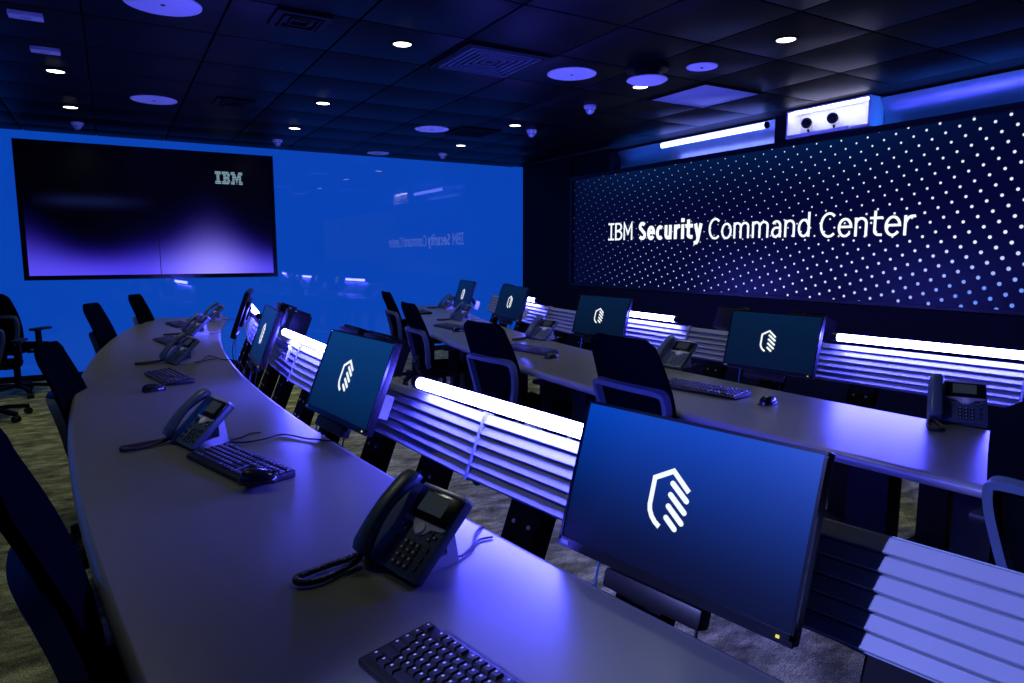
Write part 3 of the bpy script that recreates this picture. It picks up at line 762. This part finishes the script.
# ------------------------------------------------------------------ monitors
MW, MH = 0.537, 0.325
def make_monitor():
    t = thing('monitor', 'x', 'monitor', group='monitors on the slatted screens')
    obj('housing', B().box((0, 0.014, 0), (MW, 0.024, MH), bev=0.004).box((0, 0.034, 0.0), (MW * 0.6, 0.03, MH * 0.6), bev=0.010), 'black', t)
    obj('screen', B().box((0, 0, 0), (MW - 0.012, 0.004, MH - 0.026)), 'screen_dim', t, (0, 0.0005, 0.007), smooth=0)
    bz = B()
    bz.box((0, -0.001, MH / 2 - 0.003), (MW, 0.008, 0.006)).box((0, -0.001, -MH / 2 + 0.010), (MW, 0.008, 0.020))
    for s0 in (-1, 1): bz.box((s0 * (MW / 2 - 0.003), -0.001, 0), (0.006, 0.008, MH - 0.02))
    bezel = obj('bezel', bz, 'black_gloss', t, smooth=0)
    obj('power_light', B().box((MW / 2 - 0.025, -0.006, -MH / 2 + 0.010), (0.006, 0.002, 0.005)), 'amber', bezel, smooth=0)
    obj('badge', B().box((-MW / 2 + 0.020, -0.006, -MH / 2 + 0.010), (0.022, 0.002, 0.009)), 'silver', bezel, smooth=0)
    em = B(); fn = lambda u, v, d_: (u, -0.0016 - d_, v)
    ribbon(em, [(0.026, 0.030), (-0.0155, 0.0615), (-0.0555, 0.039), (-0.0550, -0.015), (-0.0525, -0.025), (-0.0455, -0.036), (-0.036, -0.0445), (-0.024, -0.051)], 0.0100, fn, 0.001)
    for a, c in (((-0.016, 0.040), (0.028, 0.010)), ((-0.016, 0.0175), (0.028, -0.0125)), ((-0.016, -0.005), (0.026, -0.0335)), ((-0.016, -0.0275), (0.014, -0.048))):
        a, c = Vector(a), Vector(c); d = (c - a).normalized(); nn = Vector((-d.y, d.x)) * 0.0055
        pl = []
        for q, sg in ((c - d * 0.004, 1), (a + d * 0.004, -1)):
            for k in range(5):
                an = -PI / 2 + PI * k / 4
                pl.append(q + d * sg * 0.0055 * math.cos(an) + nn * sg * math.sin(an))
        em.prism([(q.x, q.y) for q in pl], fn, 0.001)
    obj('emblem', em, 'emblem', t, smooth=0)['label'] = 'white shield emblem with slanted bars'
    obj('speaker_bar', B().box((-0.01, 0.010, -MH / 2 - 0.022), (0.23, 0.040, 0.040), bev=0.008), 'black', t)
    mt = obj('mount_block', B().box((-0.01, 0.178, -0.065), (0.060, 0.050, 0.095), bev=0.006), 'white', t)
    obj('mount_arm', B().sweep([(0, 0.055, 0), (0, 0.10, -0.01), (-0.005, 0.14, -0.04), (-0.01, 0.17, -0.06)], [(-0.018, -0.014), (0.018, -0.014), (0.018, 0.014), (-0.018, 0.014)]).box((0, 0.055, -0.0), (0.10, 0.014, 0.10), bev=0.003), 'steel_black', mt)
    cbm = []
    for x0, x1, m_ in ((-0.165, -0.150, 'cable_blue'), (0.085, 0.078, 'cable')):
        pts = [(x0, 0.02, -MH / 2 + 0.02), (x0, 0.022, -MH / 2 - 0.05), (x0 + 0.004, 0.035, -MH / 2 - 0.13), (x1 + 0.02, 0.07, -MH / 2 - 0.20), (x1 + 0.05, 0.10, -MH / 2 - 0.24)]
        P = [Vector(q) for q in pts]; sm = []
        for i in range(len(P) - 1):
            p0, p1, p2, p3 = P[max(i - 1, 0)], P[i], P[i + 1], P[min(i + 2, len(P) - 1)]
            for k in range(5):
                q = k / 5
                sm.append(0.5 * ((2 * p1) + (p2 - p0) * q + (2 * p0 - 5 * p1 + 4 * p2 - p3) * q * q + (3 * p1 - p0 - 3 * p2 + p3) * q ** 3))
        obj('cable', B().tube(sm, 0.003, 6), m_, t)
    return t
mons = [(0.912, 0.926, 0.918, 190.5, 17, 'large near monitor with white shield emblem, closest to the camera'),
        (0.715, 2.40, 0.952, 187.0, 22, 'second monitor of the near row, between two light tubes'),
        (0.705, 3.96, 0.95, 176.0, 20, 'third monitor of the near row, seen almost edge on'),
        (0.80, 5.30, 0.985, 167.0, 20, 'farthest monitor of the near row, seen from the side under the wall screen'),
        (3.05, 2.42, 0.925, 187.0, 14, 'right monitor of the far row, next to the long light tube'),
        (3.22, 4.13, 0.922, 188.0, 17, 'second monitor of the far row, left of the middle light tube'),
        (3.22, 5.50, 0.945, 176.0, 18, 'third monitor of the far row, before the black wall edge'),
        (3.28, 6.62, 0.960, 170.0, 18, 'farthest monitor of the far row, before the blue glass wall')]
mo = None
for x, y, z, az, tl, lab in mons:
    rot = (R(-tl), 0, R(az + 90))
    if mo is None:
        mo = make_monitor(); mo.location = (x, y, z); mo.rotation_euler = rot; mo['label'] = lab
    else: cur = dup(mo, lab, (x, y, z), rot)
    cur = mo if lab.startswith('large near') else cur
    for ch in cur.children:
        if ch.name.startswith('screen'):
            ch.material_slots[0].link = 'OBJECT'
            ch.material_slots[0].material = M['screen_bright' if y < 1 else 'screen_mid' if x < 1 else 'screen_dim']

# ------------------------------------------------------------------ desk phones
def smooth_path(pts, n=6, closed=False):
    P = [Vector(q) for q in pts]; N = len(P); out = []
    rng = range(N) if closed else range(N - 1)
    for i in rng:
        if closed: p0, p1, p2, p3 = P[i - 1], P[i], P[(i + 1) % N], P[(i + 2) % N]
        else: p0, p1, p2, p3 = P[max(i - 1, 0)], P[i], P[i + 1], P[min(i + 2, N - 1)]
        for k in range(n):
            q = k / n
            out.append(0.5 * ((2 * p1) + (p2 - p0) * q + (2 * p0 - 5 * p1 + 4 * p2 - p3) * q * q + (3 * p1 - p0 - 3 * p2 + p3) * q ** 3))
    if not closed: out.append(P[-1])
    return out
PA = R(43)   # slope of the phone face
def ph(x, t_, n_=0.0):
    """x right, t_ up the face, n_ out of the face"""
    return (x, t_ * math.cos(PA) - n_ * math.sin(PA), 0.012 + t_ * math.sin(PA) + n_ * math.cos(PA))
def make_phone(cable=True):
    t = thing('desk_phone', 'x', 'phone', group='desk phones')
    def slab(x0, x1, t0, t1, n0, n1, bev=0.0):
        b = B().box(((x0 + x1) / 2, (t0 + t1) / 2, (n0 + n1) / 2), (x1 - x0, t1 - t0, n1 - n0), bev=bev)
        b.v = [ph(q[0], q[1], q[2]) for q in b.v]
        return b
    obj('body', slab(-0.105, 0.105, 0, 0.205, -0.022, 0.004, 0.006), 'phone', t)
    obj('stand', B().prism([(0.018, 0), (0.150, 0), (0.128, 0.125), (0.112, 0.118), (0.115, 0.03), (0.03, 0.018)], lambda u, v, d_: (-0.05 + d_, u, v), 0.12), 'silver', t, smooth=30)
    dp = obj('display_surround', slab(-0.042, 0.100, 0.125, 0.198, 0.003, 0.010, 0.003), 'black_gloss', t)
    obj('display', slab(-0.016, 0.068, 0.143, 0.190, 0.0095, 0.011), 'lcd', dp, smooth=0)
    obj('top_strip', slab(-0.045, 0.104, 0.198, 0.208, -0.02, 0.012, 0.003), 'silver', t)
    band = B().prism([(-0.042, 0.124), (-0.036, 0.116), (-0.002, 0.112), (0.010, 0.098), (0.022, 0.091), (0.036, 0.091), (0.048, 0.098), (0.060, 0.112), (0.094, 0.116), (0.100, 0.124)],
                     lambda u, v, d_: ph(u, v, 0.003 + d_), 0.004)
    bd = obj('control_band', band, 'silver', t, smooth=0)
    nv = B().cyl(ph(0.029, 0.107, 0.006), ph(0.029, 0.107, 0.0105), 0.0135, n=20)
    obj('navigation_key', nv, 'white', bd)
    ks = B()
    for r_ in range(4):
        for c_ in range(3):
            ks.add(*(lambda q: (q.v, q.f))(slab(0.003 + c_ * 0.021, 0.018 + c_ * 0.021, 0.014 + r_ * 0.0165, 0.026 + r_ * 0.0165, 0.003, 0.0075)))
    for x0 in (-0.030, 0.076):
        for r_ in range(3):
            ks.add(*(lambda q: (q.v, q.f))(slab(x0, x0 + 0.012, 0.020 + r_ * 0.022, 0.031 + r_ * 0.022, 0.003, 0.0075)))
    for x0, t0 in ((-0.032, 0.096), (-0.018, 0.088), (-0.018, 0.102), (0.066, 0.088), (0.080, 0.096), (0.066, 0.102)):
        ks.add(*(lambda q: (q.v, q.f))(slab(x0, x0 + 0.009, t0, t0 + 0.008, 0.003, 0.008)))
    kp = obj('keypad', ks, 'phone_key', t, smooth=0); kp['kind'] = 'stuff'
    lgd = B()
    for r_ in range(4):
        for c_ in range(3):
            lgd.add(*(lambda q: (q.v, q.f))(slab(0.008 + c_ * 0.021, 0.012 + c_ * 0.021, 0.018 + r_ * 0.0165, 0.023 + r_ * 0.0165, 0.007, 0.0079)))
    for x0, t0 in ((-0.030, 0.098), (-0.016, 0.090), (0.068, 0.090), (0.082, 0.098)):
        lgd.add(*(lambda q: (q.v, q.f))(slab(x0, x0 + 0.005, t0, t0 + 0.004, 0.007, 0.0085)))
    obj('key_legend', lgd, 'legend', kp, smooth=0)['kind'] = 'stuff'
    # handset: arched bar lying in the cradle on the left
    hs = B(); pts = []; prof = []
    for k in range(13):
        q = k / 12; arch = 0.020 * math.sin(PI * q)
        pts.append((q, arch))
    ringv = []
    for q, arch in pts:
        wd = 0.023 + 0.006 * (abs(q - 0.5) * 2) ** 2; th = 0.013 + 0.008 * (abs(q - 0.5) * 2) ** 2
        if q in (0, 1): wd *= 0.75; th *= 0.7
        row = []
        for a in range(12):
            an = 2 * PI * a / 12; ca, sa = math.cos(an), math.sin(an)
            ce = math.copysign(abs(ca) ** 0.6, ca); se = math.copysign(abs(sa) ** 0.6, sa)
            row.append(ph(-0.076 + wd * ce, -0.004 + 0.218 * q, 0.026 + arch + th * se))
        ringv.append(row)
    vs_ = [q for r_ in ringv for q in r_]; fs_ = []
    for i in range(12):
        for a in range(12): fs_.append((i * 12 + a, i * 12 + (a + 1) % 12, (i + 1) * 12 + (a + 1) % 12, (i + 1) * 12 + a))
    fs_ += [tuple(range(11, -1, -1)), tuple(range(144, 156))]
    hs.add(vs_, fs_)
    h_ = obj('handset', hs, 'phone', t, smooth=50)
    # coiled cord looping on the desk towards the user
    path = smooth_path([ph(-0.078, 0.002, 0.02), (-0.078, -0.02, 0.016), (-0.066, -0.06, 0.011), (-0.056, -0.11, 0.010), (-0.060, -0.150, 0.010), (-0.080, -0.168, 0.010), (-0.100, -0.156, 0.010), (-0.104, -0.11, 0.010), (-0.102, -0.05, 0.010), (-0.098, 0.0, 0.012), (-0.085, 0.05, 0.012)], 18)
    coil = []; L_ = 0
    for i in range(len(path) - 1):
        d = (path[i + 1] - path[i]); side = d.cross(Vector((0, 0, 1))).normalized(); u2 = side.cross(d.normalized())
        for k in range(3):
            an = L_ / 0.0060 * 2 * PI
            coil.append(path[i] + d * k / 3 + side * 0.0060 * math.cos(an) + u2 * 0.0060 * math.sin(an)); L_ += d.length / 3
    obj('coiled_cord', B().tube(coil, 0.0024, 5), 'cable', h_, smooth=60)
    obj('cord_core', B().tube(path, 0.0066, 8), 'cable', h_, smooth=60)
    if cable:
        cp = smooth_path([(0.03, 0.115, 0.02), (0.055, 0.15, 0.006), (0.05, 0.20, 0.004), (0.02, 0.25, 0.004), (0.03, 0.29, 0.004)], 6)
        obj('line_cable', B().tube(cp, 0.0028, 6), 'cable', t)
    return t
phone0 = None
def put_phone(A_x, A_y, rz, lab):
    global phone0
    if phone0 is None:
        phone0 = make_phone(); phone0.scale = (0.95, 0.95, 0.95); phone0.location = (A_x, A_y, DZ); phone0.rotation_euler = (0, 0, rz); phone0['label'] = lab
        return phone0
    return dup(phone0, lab, (A_x, A_y, DZ), rz)
put_phone(0.452, 1.285, R(284), 'large desk phone with coiled cord nearest the camera')
put_phone(0.162, 2.535, R(285), 'desk phone beside the second keyboard on the near desk')
put_phone(0.258, 4.545, R(284), 'third desk phone on the near desk, beyond a keyboard')
put_phone(0.50, 6.10, R(280), 'fourth desk phone on the near desk, its pale stand showing')
put_phone(0.78, 7.35, R(276), 'farthest desk phone at the end of the near desk')
put_phone(2.795, 1.335, R(300), 'desk phone at the right below the long light tube')
put_phone(2.755, 2.90, R(276), 'desk phone behind the tall chair on the far desk')
put_phone(2.790, 4.385, R(282), 'desk phone left of the second far row monitor')
put_phone(2.93, 6.10, R(268), 'desk phone by the farthest far row monitor')
put_phone(3.45, 7.55, R(262), 'desk phone at the far end of the far desk')
# long line cables running over the desk edge
def desk_cable(pts, lab):
    b = B().tube(smooth_path(pts, 6), 0.0032, 6)
    return tag(obj('cable', b, 'cable'), lab, 'cable', 'cables on the desks')
desk_cable([(0.315, 2.50, 0.744), (0.36, 2.46, 0.746), (0.43, 2.47, 0.746), (0.50, 2.50, 0.746), (0.56, 2.40, 0.746), (0.60, 2.36, 0.745), (0.66, 2.33, 0.72), (0.69, 2.30, 0.6)], 'black phone cable curving across the near desk to its edge')
desk_cable([(0.62, 1.27, 0.744), (0.66, 1.30, 0.746), (0.70, 1.36, 0.746), (0.745, 1.40, 0.73), (0.77, 1.42, 0.62)], 'short black cable from the nearest phone over the desk edge')
desk_cable([(0.36, 4.60, 0.744), (0.42, 4.50, 0.745), (0.50, 4.75, 0.745), (0.56, 4.55, 0.744), (0.64, 4.40, 0.735), (0.68, 4.38, 0.6)], 'thin black cable looping behind the third phone')

# ------------------------------------------------------------------ keyboards and mice
KP = 0.0187
ROWS = [[1, -1, 1, 1, 1, 1, -.5, 1, 1, 1, 1, -.5, 1, 1, 1, 1, -.25, 1, 1, 1, -.25, 1, 1, 1, 1],
        [1] * 13 + [2, -.25, 1, 1, 1, -.25, 1, 1, 1, 1],
        [1.5] + [1] * 12 + [1.5, -.25, 1, 1, 1, -.25, 1, 1, 1, 1],
        [1.75] + [1] * 11 + [2.25, -.25, -3, -.25, 1, 1, 1, 1],
        [2.25] + [1] * 10 + [2.75, -.25, -1, 1, -1, -.25, 1, 1, 1, 1],
        [1.25, 1.25, 1.25, 6.25, 1.25, 1.25, 1.25, 1.25, -.25, 1, 1, 1, -.25, 2, 1, 1]]
def key_spots():
    for r_, row in enumerate(ROWS):
        x = -22.5 / 2
        for q in row:
            if q > 0: yield (x + q / 2) * KP, 0.052 - r_ * 0.0200 - (0.0 if r_ else -0.003), q
            x += abs(q)
def key_shape(b, x, y, z, q):
    a, c = q * KP / 2 - 0.0010, 0.0088
    lo = [(x - a, y - c, z), (x + a, y - c, z), (x + a, y + c, z), (x - a, y + c, z)]
    hi = [(x - a + 0.002, y - c + 0.002, z + 0.006), (x + a - 0.002, y - c + 0.002, z + 0.006), (x + a - 0.002, y + c - 0.0015, z + 0.006), (x - a + 0.002, y + c - 0.0015, z + 0.006)]
    b.add(lo + hi, [(3, 2, 1, 0), (4, 5, 6, 7), (0, 1, 5, 4), (1, 2, 6, 5), (2, 3, 7, 6), (3, 0, 4, 7)])
def kz(y): return 0.013 + (y + 0.07) * 0.07
def make_keyboard(single):
    t = thing('keyboard', 'x', 'keyboard', group='keyboards')
    body = B().box((0, -0.001, 0.008), (0.440, 0.142, 0.014), bev=0.005)
    body.v = [(q[0], q[1], q[2] + (max(0, q[1] + 0.07) * 0.07 if q[2] > 0.008 else 0)) for q in body.v]
    obj('case', body, 'black', t)
    lgd = B()
    ks = B(); cache = {}
    for x, y, q in key_spots():
        if single:
            if q not in cache:
                kb_ = B(); key_shape(kb_, 0, 0, 0, q); cache[q] = kb_.mesh('key', 'key', 0)
            link('key', cache[q], t, (x, y, kz(y) + 0.001))
        else: key_shape(ks, x, y, kz(y) + 0.001, q)
        if q < 2: lgd.box((x - q * KP / 2 + 0.0065, y + 0.002, kz(y) + 0.0072), (0.0034, 0.0044, 0.0006))
    if not single:
        kk = obj('keys', ks, 'key', t, smooth=0); kk['kind'] = 'stuff'
    lo = obj('key_legend', lgd, 'legend', t, smooth=0); lo['kind'] = 'stuff'
    fb = B()
    for sx in (-1, 1): fb.box((sx * 0.17, 0.055, 0.002), (0.03, 0.012, 0.004))
    obj('foot', fb, 'black', t, smooth=0)
    return t
def kb_pos(x, y, rz, lab, src=None):
    if src is None: return None
kn = make_keyboard(True)
kn['label'] = 'black keyboard cut off at the bottom edge, nearest the camera'
kn.location = (0.415, 0.800, DZ); kn.rotation_euler = (0, 0, R(282))
kb0 = None
for x, y, rz, lab in ((0.300, 2.19, 287, 'black keyboard with a mouse lying on its corner'), (0.222, 3.99, 280, 'black keyboard before the third desk phone, mouse beside it'),
                    (0.340, 5.66, 280, 'black keyboard beyond the third phone on the near desk'), (0.50, 6.98, 278, 'farthest black keyboard on the near desk'),
                    (2.43, 2.31, 280, 'black keyboard beside the tall chair on the far desk'), (2.43, 3.90, 280, 'black keyboard in the middle of the far desk'), (2.60, 5.50, 272, 'black keyboard near the far end of the far desk'),
                    (2.98, 7.10, 262, 'farthest black keyboard on the far desk')):
    if kb0 is None:
        kb0 = make_keyboard(False); kb0['label'] = lab; kb0.location = (x, y, DZ); kb0.rotation_euler = (0, 0, R(rz))
    else: dup(kb0, lab, (x, y, DZ), R(rz))
def make_mouse():
    t = thing('mouse', 'x', 'mouse', group='computer mice')
    b = B(); nu, nv = 18, 7; vs_, fs_ = [], []
    for j in range(nv + 1):
        q = j / nv * PI / 2
        for i in range(nu):
            a = 2 * PI * i / nu; ca, sa = math.cos(a), math.sin(a)
            px = 0.030 * math.copysign(abs(ca) ** 0.8, ca) * math.cos(q) ** 0.6
            py = 0.054 * math.copysign(abs(sa) ** 0.85, sa) * math.cos(q) ** 0.6
            vs_.append((px, py, 0.003 + 0.033 * math.sin(q) * (1 - 0.25 * (py / 0.054))))
    for j in range(nv):
        for i in range(nu): fs_.append((j * nu + i, j * nu + (i + 1) % nu, (j + 1) * nu + (i + 1) % nu, (j + 1) * nu + i))
    fs_.append(tuple(range(nu - 1, -1, -1)))
    b.add(vs_, fs_)
    obj('shell', b, 'black_gloss', t, smooth=60)
    obj('wheel', B().cyl((-0.004, 0.028, 0.026), (0.004, 0.028, 0.026), 0.009, n=14), 'frame_grey', t)
    obj('base', B().box((0, 0, 0.002), (0.052, 0.096, 0.004), bev=0.001), 'black', t)
    obj('button_seam', B().box((0, 0.034, 0.0262), (0.0014, 0.030, 0.006)), 'grid', t, smooth=0)
    return t
ms = None
for x, y, z, rz, lab in ((0.318, 1.955, DZ + 0.021, 250, 'black mouse lying on the keyboard corner, nearest the camera'), (0.135, 3.66, DZ, 285, 'black mouse beside the keyboard before the third phone'),
                      (2.47, 1.955, DZ, 280, 'black mouse right of the far desk keyboard by the tall chair'), (2.385, 3.555, DZ, 280, 'black mouse at the middle keyboard of the far desk'), (2.52, 5.20, DZ, 275, 'black mouse near the far end of the far desk')):
    if ms is None:
        ms = make_mouse(); ms['label'] = lab; ms.location = (x, y, z); ms.rotation_euler = (0, 0, R(rz))
    else: dup(ms, lab, (x, y, z), R(rz))

# ------------------------------------------------------------------ office chairs
def back_pt(u, v):
    """rear-to-front centre surface of the chair back; u -1..1 across, v 0..1 up"""
    z = 0.49 + 0.50 * v
    x = -0.19 - 0.14 * v - 0.035 * math.sin(PI * min(v * 1.15, 1)) * -1 * 0.6
    return x, z
def make_chair():
    t = thing('office_chair', 'x', 'chair', group='black office chairs')
    # lower part
    for k in range(5):
        a = 2 * PI * k / 5 + 0.3; ca, sa = math.cos(a), math.sin(a)
        mx = Matrix.Rotation(a, 4, 'Z')
        b = B().sweep([(0.03, 0, 0.095), (0.15, 0, 0.092), (0.30, 0, 0.072)], [(-0.020, -0.016), (0.020, -0.016), (0.015, 0.016), (-0.015, 0.016)], mx=mx)
        lg_ = obj('base_leg', b, 'steel_black', t, smooth=40)
        b = B().cyl((0.295, -0.024, 0.029), (0.295, -0.006, 0.029), 0.028, n=16, mx=mx).cyl((0.295, 0.006, 0.029), (0.295, 0.024, 0.029), 0.028, n=16, mx=mx).cyl((0.30, 0, 0.03), (0.30, 0, 0.075), 0.009, n=10, mx=mx)
        obj('caster', b, 'black', lg_)
    obj('gas_column', B().cyl((0, 0, 0.07), (0, 0, 0.30), 0.030, n=18).cyl((0, 0, 0.28), (0, 0, 0.43), 0.018, n=16), 'steel_black', t)
    up = []
    up.append(obj('tilt_housing', B().box((-0.03, 0, 0.405), (0.26, 0.16, 0.05), bev=0.012).sweep([(-0.10, 0, 0.40), (-0.20, 0, 0.41), (-0.235, 0, 0.47), (-0.225, 0, 0.56)], [(-0.05, -0.012), (0.05, -0.012), (0.05, 0.012), (-0.05, 0.012)]), 'steel_black', t))
    # seat
    s_ = B(); vs_, fs_ = [], []; n = 40
    def sup(a, rx, ry): return rx * math.copysign(abs(math.cos(a)) ** 0.45, math.cos(a)), ry * math.copysign(abs(math.sin(a)) ** 0.45, math.sin(a))
    lay = [(0.20, 0.425), (0.236, 0.432), (0.248, 0.450), (0.240, 0.472), (0.215, 0.482), (0.10, 0.476), (0.01, 0.472)]
    for r_, z in lay:
        for i in range(n):
            x, y = sup(2 * PI * i / n, r_, r_ * 0.99); dz = -0.018 * max(0, (x - 0.12) / 0.12) ** 2
            vs_.append((x + 0.03, y, z + dz))
    for j in range(len(lay) - 1):
        for i in range(n): fs_.append((j * n + i, j * n + (i + 1) % n, (j + 1) * n + (i + 1) % n, (j + 1) * n + i))
    fs_ += [tuple(range(n - 1, -1, -1)), tuple(range((len(lay) - 1) * n, len(lay) * n))]
    s_.add(vs_, fs_); up.append(obj('seat', s_, 'black_soft', t, smooth=50))
    # back pad
    b = B(); nu, nv = 12, 16; front, rear = [], []
    def half(v):
        wd = 0.205 + 0.022 * math.sin(PI * min(v * 1.1, 1)); rc = 0.14
        if v > 1 - rc: wd -= 0.06 * (1 - math.sqrt(max(0, 1 - ((v - (1 - rc)) / rc) ** 2)))
        if v < 0.08: wd -= 0.03 * (1 - math.sqrt(max(0, 1 - ((0.08 - v) / 0.08) ** 2)))
        return wd
    for j in range(nv + 1):
        v = j / nv; x, z = back_pt(0, v); hw = half(v)
        for i in range(nu + 1):
            u = -1 + 2 * i / nu; bow = 0.030 * u * u; th = 0.016 * (1 - 0.6 * u ** 4)
            front.append((x + bow + th, u * hw, z)); rear.append((x + bow - th * 0.7, u * hw, z))
    k = len(front); w1 = nu + 1
    for j in range(nv):
        for i in range(nu):
            a = j * w1 + i
            fs = [(a, a + 1, a + w1 + 1, a + w1)]
            b.f += fs; b.f += [tuple(q + k for q in reversed(fs[0]))]
    for j in range(nv):
        for c in (0, nu):
            a = j * w1 + c; q = (a, a + w1, a + w1 + k, a + k); b.f.append(q)
    for i in range(nu):
        for r0 in (0, nv * w1):
            a = r0 + i; b.f.append((a, a + 1, a + 1 + k, a + k))
    b.v = front + rear
    up.append(obj('backrest', b, 'black_soft', t, smooth=50))
    # grey rear frame: inverted U behind the lower back
    path = []
    for q in ((0.06, -0.80), (0.20, -0.86), (0.38, -0.92), (0.50, -0.93), (0.545, -0.88), (0.56, -0.70), (0.565, -0.35), (0.565, 0), (0.565, 0.35), (0.56, 0.70), (0.545, 0.88), (0.50, 0.93), (0.38, 0.92), (0.20, 0.86), (0.06, 0.80)):
        v, u = q; x, z = back_pt(u, v); path.append((x + 0.030 * u * u - 0.026, u * half(v), z))
    path = [(-0.12, -0.10, 0.43), (-0.17, -0.145, 0.455)] + path + [(-0.17, 0.145, 0.455), (-0.12, 0.10, 0.43)]
    pp = smooth_path(path, 3)
    up.append(obj('back_frame', B().sweep(pp, [(-0.012, -0.018), (0.012, -0.018), (0.012, 0.018), (-0.012, 0.018)], up=(1, 0, 0.25)), 'frame_grey', t, smooth=40))
    # arms
    for s0 in (-1, 1):
        po = obj('armrest_post', B().sweep(smooth_path([(-0.02, s0 * 0.15, 0.42), (-0.02, s0 * 0.25, 0.435), (-0.03, s0 * 0.265, 0.50), (-0.03, s0 * 0.262, 0.635)], 5), [(-0.012, -0.03), (0.012, -0.03), (0.012, 0.03), (-0.012, 0.03)], up=(1, 0, 0)), 'steel_black', t, smooth=40)
        obj('arm_pad', B().box((0.01, s0 * 0.262, 0.648), (0.24, 0.075, 0.026), bev=0.010), 'black', po)
        up.append(po)
    return t, [q.name for q in up]
chair0, upn = make_chair()
LIFT = {'tilt_housing', 'seat', 'backrest', 'back_frame', 'armrest_post'}
used = [False]
def put_chair(bx_, by_, ztop, az, lab):
    """back-top position of the chair and facing angle"""
    a = R(az); x = bx_ + 0.33 * math.cos(a); y = by_ + 0.33 * math.sin(a)
    if not used[0]: c = chair0; used[0] = True
    else: c = copy_tree(chair0)
    c.location = (x, y, 0); c.rotation_euler = (0, 0, a); c['label'] = lab
    for ch in c.children:
        if ch.name.split('.')[0] in LIFT: ch.location.z = ztop - 0.99
        if ch.name.startswith('armrest_post'): ch.location.z = min(ztop - 0.99, 0.02)
    return c
put_chair(-0.31, 3.72, 0.99, -10, 'black office chair tucked in at the near desk, second from the camera')
put_chair(-0.22, 1.36, 1.09, 5, 'dark office chair filling the bottom left corner')
put_chair(-0.19, 6.15, 1.02, -15, 'black office chair at the near desk under the left end of the wall screen')
put_chair(0.14, 7.52, 1.01, -18, 'black office chair at the far end of the near desk')
put_chair(-1.03, 6.75, 1.01, 82, 'black office chair turned away at the left edge of the picture')
put_chair(-1.05, 7.95, 1.03, 60, 'black office chair half hidden behind the left edge chair')
put_chair(1.81, 2.22, 1.055, 3, 'tall black office chair with grey frame in the middle, back to the camera')
put_chair(1.80, 3.45, 1.01, 8, 'black office chair beside the middle keyboard of the far desk')
put_chair(1.98, 5.05, 1.018, -4, 'black office chair at the far desk, second from the far end')
put_chair(2.47, 6.90, 1.005, -6, 'black office chair at the far end of the far desk')
put_chair(1.84, 0.60, 1.05, 6, 'dark office chair cut off by the right edge')
